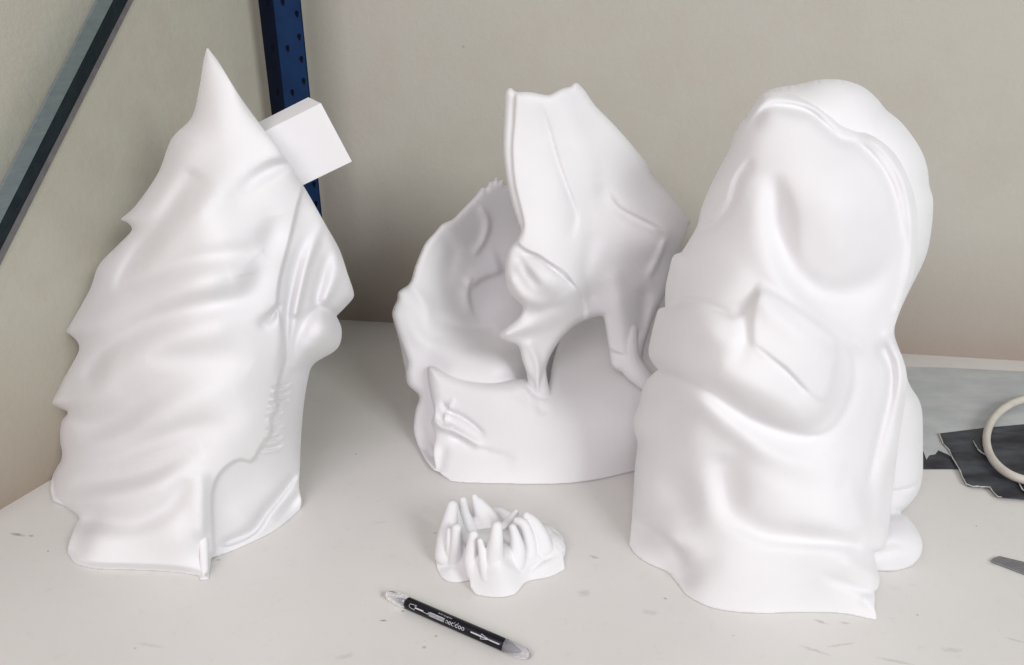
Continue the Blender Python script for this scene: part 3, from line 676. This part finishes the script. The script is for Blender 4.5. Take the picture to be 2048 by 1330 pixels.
# low saddle that links them and the rear palm
def blob(u, v, Y, rx, ry, rz):
    c = P(u, v, Y); V = []; Fc = []; n, m = 20, 12
    for i in range(m+1):
        a = math.pi*i/m
        for k in range(n):
            b = 2*math.pi*k/n
            V.append(Vector((c.x+rx*math.sin(a)*math.cos(b), c.y+ry*math.sin(a)*math.sin(b), max(.0005, c.z+rz*math.cos(a)))))
    for i in range(m):
        for k in range(n): Fc.append((i*n+k, (i+1)*n+k, (i+1)*n+(k+1) % n, i*n+(k+1) % n))
    return V, Fc
pc += [blob(930, 1105, .602, .026, .024, .022), blob(985, 1100, .595, .036, .030, .016), blob(1065, 1098, .597, .034, .026, .020), blob(950, 1075, .625, .032, .018, .024), blob(1080, 1083, .604, .016, .020, .018)]
pc.append(sculpt([(985, 1065), (972, 1040), (980, 1016), (1000, 1014), (1022, 1024), (1045, 1040), (1060, 1060), (1040, 1080)], None, [(1000, 1030, .640), (1040, 1060, .635)], E=.002, R=6, thick=.012, Rb=10, h=2))
fingers = [
    [(905, 1013, .607, 8.5), (900, 1040, .600, 12), (893, 1075, .590, 15), (890, 1110, .583, 17)],
    [(905, 1011, .607, 8), (914, 1045, .606, 9), (925, 1080, .60, 12)],
    [(926, 1001, .627, 5.5), (929, 1025, .624, 7.5), (936, 1048, .62, 11), (945, 1070, .615, 16)],
    [(949, 994, .637, 4.5), (956, 1010, .635, 8.5), (967, 1030, .632, 15), (972, 1055, .625, 20), (960, 1072, .62, 18)],
    [(957, 1004, .636, 7), (970, 1020, .634, 10), (986, 1040, .630, 12), (1000, 1056, .624, 10)],
    [(899, 1060, .580, 3.5), (898, 1085, .577, 4.5), (900, 1118, .580, 9)],
    [(913, 1057, .577, 7.5), (912, 1085, .575, 8.5), (911, 1122, .578, 14)],
    [(947, 1070, .560, 7), (943, 1095, .558, 8.5), (941, 1120, .556, 11), (948, 1145, .553, 14)],
    [(960, 1082, .551, 3.8), (964, 1100, .550, 5.5), (968, 1125, .548, 9), (975, 1150, .547, 14)],
    [(994, 1053, .552, 8), (992, 1080, .549, 11), (989, 1108, .550, 15), (988, 1135, .554, 22), (988, 1160, .561, 27)],
    [(1025, 1055, .572, 5.5), (1031, 1075, .570, 8.5), (1035, 1100, .567, 13), (1030, 1125, .565, 18)],
    [(1034, 1042, .590, 6), (1046, 1047, .588, 7.5), (1055, 1068, .584, 9), (1058, 1095, .580, 13), (1055, 1120, .575, 18)],
    [(1053, 1032, .597, 6.5), (1067, 1045, .594, 9), (1080, 1070, .590, 13), (1085, 1095, .586, 18)],
    [(1032, 1024, .612, 4), (1022, 1037, .610, 5), (1006, 1052, .606, 5)],
]
for f in fingers: pc.append(tube([(a, b, c, d*1.12+1.9) for a, b, c, d in f], 36))
s4 = fused('finger_cluster_sculpture', pc, M_WHITE, .0008, 2)
tag(s4, 'small white cast of clustered upright fingers on the bare table beside the pen', 'sculpture')

# ================================================================== PEN
pa, pb = T(776, 1198), T(1058, 1321)
pr = .0054
ax = (pb-pa); ax.z = 0; L = ax.length; ax.normalize(); sd = Vector((-ax.y, ax.x, 0)); upv = Vector((0, 0, 1))
pen = empty('marker_pen', pa); tag(pen, 'black double-ended marker pen with clear caps lying at the front of the table', 'pen')
c0 = pa+upv*pr
def lathe(prof, n=32):
    V, Fc = [], []
    for s, r in prof:
        for k in range(n):
            a = 2*math.pi*k/n; V.append(c0+ax*s+sd*math.cos(a)*r+upv*math.sin(a)*r)
    for i in range(len(prof)-1):
        for k in range(n): Fc.append((i*n+k, i*n+(k+1) % n, (i+1)*n+(k+1) % n, (i+1)*n+k))
    Fc.append(tuple(range(n))[::-1]); Fc.append(tuple((len(prof)-1)*n+k for k in range(n)))
    return V, Fc
def at(u, v):                      # distance along the pen of a pixel
    return (T(u, v, pr)-c0).dot(ax)
sA, sB = at(812, 1208), at(1003, 1296)
link('barrel', mesh('barrel', *lathe([(sA, pr*.93), (sA+.0006, pr), (sB-.0006, pr), (sB, pr*.93)])), M_PEN, pen)
capA = link('cap', mesh('cap', *lathe([(sA-.001, pr*1.02), (sA-.012, pr*1.0), (sA-.019, pr*.88), (sA-.0225, pr*.62), (sA-.0240, pr*.25)])), M_CLEAR, pen)
capB = link('cap', mesh('cap', *lathe([(sB+.001, pr*1.04), (sB+.014, pr*.98), (sB+.020, pr*.90), (sB+.0235, pr*.72), (sB+.0255, pr*.35)])), M_CLEAR, pen)
link('nib', mesh('nib', *lathe([(sA, pr*.62), (sA-.006, pr*.55), (sA-.0125, pr*.18)])), M_NIB, pen)
link('nib', mesh('nib', *lathe([(sB, pr*.62), (sB+.007, pr*.58), (sB+.013, pr*.30), (sB+.017, pr*.12)])), M_NIB, pen)
# printing wrapped round the barrel: x along the pen, y round it
view = (Vector((0, 0, H))-c0); view -= ax*view.dot(ax); va = math.atan2(view.dot(upv), view.dot(sd))
def wrap(x, y, lift=.00008):
    a = va+y/pr
    return c0+ax*x+(sd*math.cos(a)+upv*math.sin(a))*(pr+lift)
sgn = -1 if sd.dot(Vector((0, 1, 0))) > 0 else 1
def text_data(s, size):
    cu = bpy.data.curves.new('t', 'FONT'); cu.body = s; cu.size = size; cu.resolution_u = 3; o = bpy.data.objects.new('t', cu); COL.objects.link(o)
    dg = bpy.context.evaluated_depsgraph_get(); me = bpy.data.meshes.new_from_object(o.evaluated_get(dg))
    V = [v.co.copy() for v in me.vertices]; Fc = [tuple(p.vertices) for p in me.polygons]
    bpy.data.objects.remove(o); bpy.data.curves.remove(cu); bpy.data.meshes.remove(me); return V, Fc
Lb = sB-sA
ink = []
def put(data, x0, y0):
    V, Fc = data; ink.append(([wrap(sA+x0+v.x, (y0+v.y)*(1 if sgn > 0 else -1)) for v in V], Fc))
def poly2(pts, wd):
    """thin printed line"""
    out = []
    for (x1, y1), (x2, y2) in zip(pts[:-1], pts[1:]):
        d = Vector((x2-x1, y2-y1, 0)); n = Vector((-d.y, d.x, 0)).normalized()*wd/2; k = 4
        V = []; 
        for j in range(k+1):
            p = Vector((x1, y1, 0))+d*(j/k); V += [p+n, p-n]
        out.append((V, [(2*j, 2*j+1, 2*j+3, 2*j+2) for j in range(k)]))
    return join_data([([Vector(v) for v in a], b) for a, b in out])
def pl(pts, wd):
    V, Fc = poly2(pts, wd); put(([Vector(v) for v in V], Fc), 0, 0)
Y0 = -.0012
def X(f): return Lb*f
pl([(X(.055), Y0), (X(.065), Y0+.0016), (X(.13), Y0+.0021), (X(.115), Y0+.0007)], .0004)
pl([(X(.055), Y0), (X(.065), Y0-.0014), (X(.12), Y0-.0021), (X(.115), Y0-.0007)], .0004)
pl([(X(.12), Y0), (X(.21), Y0)], .0011)
pl([(X(.21), Y0-.0006), (X(.26), Y0-.0006)], .0004)
for dy in (-.0014, -.0007, 0, .0007, .0014): pl([(X(.265+abs(dy)*6), Y0+dy), (X(.43), Y0+dy)], .00052 if abs(dy) > .001 else .00036)
pl([(X(.265), Y0-.0012), (X(.258), Y0), (X(.265), Y0+.0012)], .0004)
put(text_data('necidoo', .0062), X(.44), Y0-.0017)
pl([(X(.70), Y0), (X(.80), Y0)], .0011)
pl([(X(.80), Y0-.0021), (X(.80), Y0+.0021), (X(.88), Y0), (X(.80), Y0-.0021)], .0004)
pl([(X(.78), Y0), (X(.87), Y0)], .0008)
pl([(X(.88), Y0), (X(.98), Y0)], .0010)
put(text_data('double tip pigment', .0019), X(.35), Y0+.0034)
link('printing', mesh('printing', *join_data(ink)), M_INK, pen, False)

# ================================================================== things at the right edge
random.seed(3)
def rag(poly, amp, skip=()):
    """adds small tears between outline points"""
    out = []
    for i, p in enumerate(poly):
        q = poly[(i+1) % len(poly)]; out.append(p)
        if i in skip: continue
        d = math.hypot(q[0]-p[0], q[1]-p[1]); k = int(d/7)
        for j in range(1, k):
            t = j/k; out.append((p[0]+(q[0]-p[0])*t+random.uniform(-amp, amp), p[1]+(q[1]-p[1])*t+random.uniform(-amp, amp)))
    return out
strip_ = bevelled('abrasive_strip', slab([(1800, 893), (1920, 893), (2100, 930), (2120, 945), (1906, 939), (1800, 939)], .0004, .0012), M_BLACK, None, 0)
tag(strip_, 'narrow black abrasive strip under the torn paper beside the hooded bust', 'abrasive strip')
paper = bevelled('paper_sheet', slab(rag([(1780, 735), (1900, 738), (2100, 748), (2200, 900), (1960, 925), (1903, 917), (1885, 907), (1876, 903), (1870, 911), (1858, 913), (1852, 922), (1846, 905), (1835, 897), (1790, 893)], 1.2, (0, 1, 2, 3)), .0016, .0022), M_PAPER, None, 0)
tag(paper, 'pale blue grey paper sheet with a torn front edge lying behind the black sheets', 'paper')

def curled(name, outline, z0, amp, label, lift, torn):
    """abrasive sheet: triangulated, slightly buckled, with a paper-fibre rim where it was torn"""
    from mathutils.geometry import delaunay_2d_cdt
    V2 = [Vector((T(u, v).x, T(u, v).y)) for u, v in outline]; n = len(V2)
    lo = Vector((min(p.x for p in V2), min(p.y for p in V2))); hi = Vector((max(p.x for p in V2), max(p.y for p in V2)))
    poly = np.array([[p.x, p.y] for p in V2]); step = .004; pts = list(V2)
    g = np.array([[x, y] for x in np.arange(lo.x, hi.x, step) for y in np.arange(lo.y, hi.y, step)])
    dd = seg_dist(g, np.vstack([poly, poly[:1]]))[0]; g = g[inside(g, poly) & (dd > .0015)]
    pts += [Vector((float(a), float(b))) for a, b in g]
    r = delaunay_2d_cdt(pts, [], [list(range(n))], 1, 1e-6)
    vv, ff = r[0], r[2]; N_ = len(vv)
    def z(p): return z0+amp*(.5+.5*math.sin(p.x*70+p.y*25)*math.cos(p.y*45-1))+lift(p)
    V = [Vector((p.x, p.y, z(p)+.0009)) for p in vv]+[Vector((p.x, p.y, z(p))) for p in vv]
    cnt = {}
    for f in ff:
        for a, b in zip(f, list(f[1:])+[f[0]]): cnt[(a, b)] = 1
    Fc = [tuple(f) for f in ff]+[tuple(i+N_ for i in f[::-1]) for f in ff]; rim = [(a, b) for (a, b) in cnt if (b, a) not in cnt]
    k0 = len(Fc); Fc += [(b, a, a+N_, b+N_) for a, b in rim]
    me = mesh(name, V, Fc); me.materials.append(M_BLACK)
    o = link(name, me, None, None, True); tag(o, label, 'abrasive sheet', 'black abrasive sheets at the right edge')
    # torn fibre rim
    pr_ = []; tp = np.array([[T(u, v).x, T(u, v).y] for u, v in torn])
    for a, b in rim:
        if seg_dist(np.array([[vv[a].x, vv[a].y]]), tp)[0][0] > .003: continue
        va_, vb_ = vv[a], vv[b]; r_ = random.uniform(.0004, .0010)
        up_ = Vector((0, 0, .0002))
        pr_.append(tube3([V[a]+up_, V[b]+up_], [r_, random.uniform(.0004, .0010)], 6))
    t = link('torn_edge', mesh('torn_edge', *join_data(pr_)), M_TORN, o)
    return o
e0 = T(2048, 1000)
curled('abrasive_sheet', rag([(1877, 872), (1960, 862), (2120, 846), (2140, 1010), (1994, 999), (1985, 990), (1978, 980), (1944, 978), (1931, 973), (1920, 950), (1904, 922), (1897, 905), (1884, 891)], .9, (0, 1, 2)), .0024, .0010,
       'larger torn black abrasive sheet underneath, its ragged left end nearest the hooded bust', lambda p: .0, [(1877, 872), (1884, 891), (1897, 905), (1904, 922), (1920, 950), (1931, 973), (1944, 978), (1978, 980), (1994, 999)])
curled('abrasive_sheet', rag([(1944, 890), (1950, 878), (2040, 868), (2140, 862), (2150, 985), (2060, 1004), (2042, 988), (2031, 970), (2015, 955), (1997, 942), (1975, 923), (1954, 908)], .8, (0, 1, 2, 3)), .0045, .0008,
       'smaller black abrasive sheet lying on the other one, under the cream hoop', lambda p: .0, [(1944, 890), (1954, 908), (1975, 923), (1997, 942), (2015, 955), (2031, 970), (2042, 988)])
# hoop: oval cream band lying on the sheets
hc = T(2078, 880); lf = T(1975, 880); nr = T(2078, 962); fr_ = T(2078, 797)
rx_ = (hc-lf).length; cyh = (nr.y+fr_.y)/2; ry_ = (fr_.y-nr.y)/2; tr = px(900, float(table_Y(1024, 880)), 8)
V, Fc = [], []; n1, n2 = 96, 14
for i in range(n1):
    a = 2*math.pi*i/n1; nx_ = Vector((math.cos(a)*ry_, math.sin(a)*rx_, 0)).normalized()
    zz = .0064+tr
    c = T(2078+105*math.cos(a), 879-84*math.sin(a), zz)
    for k in range(n2):
        b = 2*math.pi*k/n2; V.append(c+nx_*tr*math.cos(b)+Vector((0, 0, tr*math.sin(b))))
for i in range(n1):
    for k in range(n2):
        Fc.append((i*n2+k, ((i+1) % n1)*n2+k, ((i+1) % n1)*n2+(k+1) % n2, i*n2+(k+1) % n2))
hoop = link('hoop', mesh('hoop', V, Fc), M_HOOP); tag(hoop, 'cream rubber hoop lying on the black sheets, cut by the right edge', 'hoop')
blade = bevelled('steel_blade', slab([(1980, 1125), (1986, 1119), (1998, 1115), (2048, 1127), (2150, 1151), (2150, 1180), (2048, 1151)], .0006, .0022), M_BLADE, None, .0004, 1)
tag(blade, 'flat grey steel blade with angled tip lying alone at the right edge', 'blade')
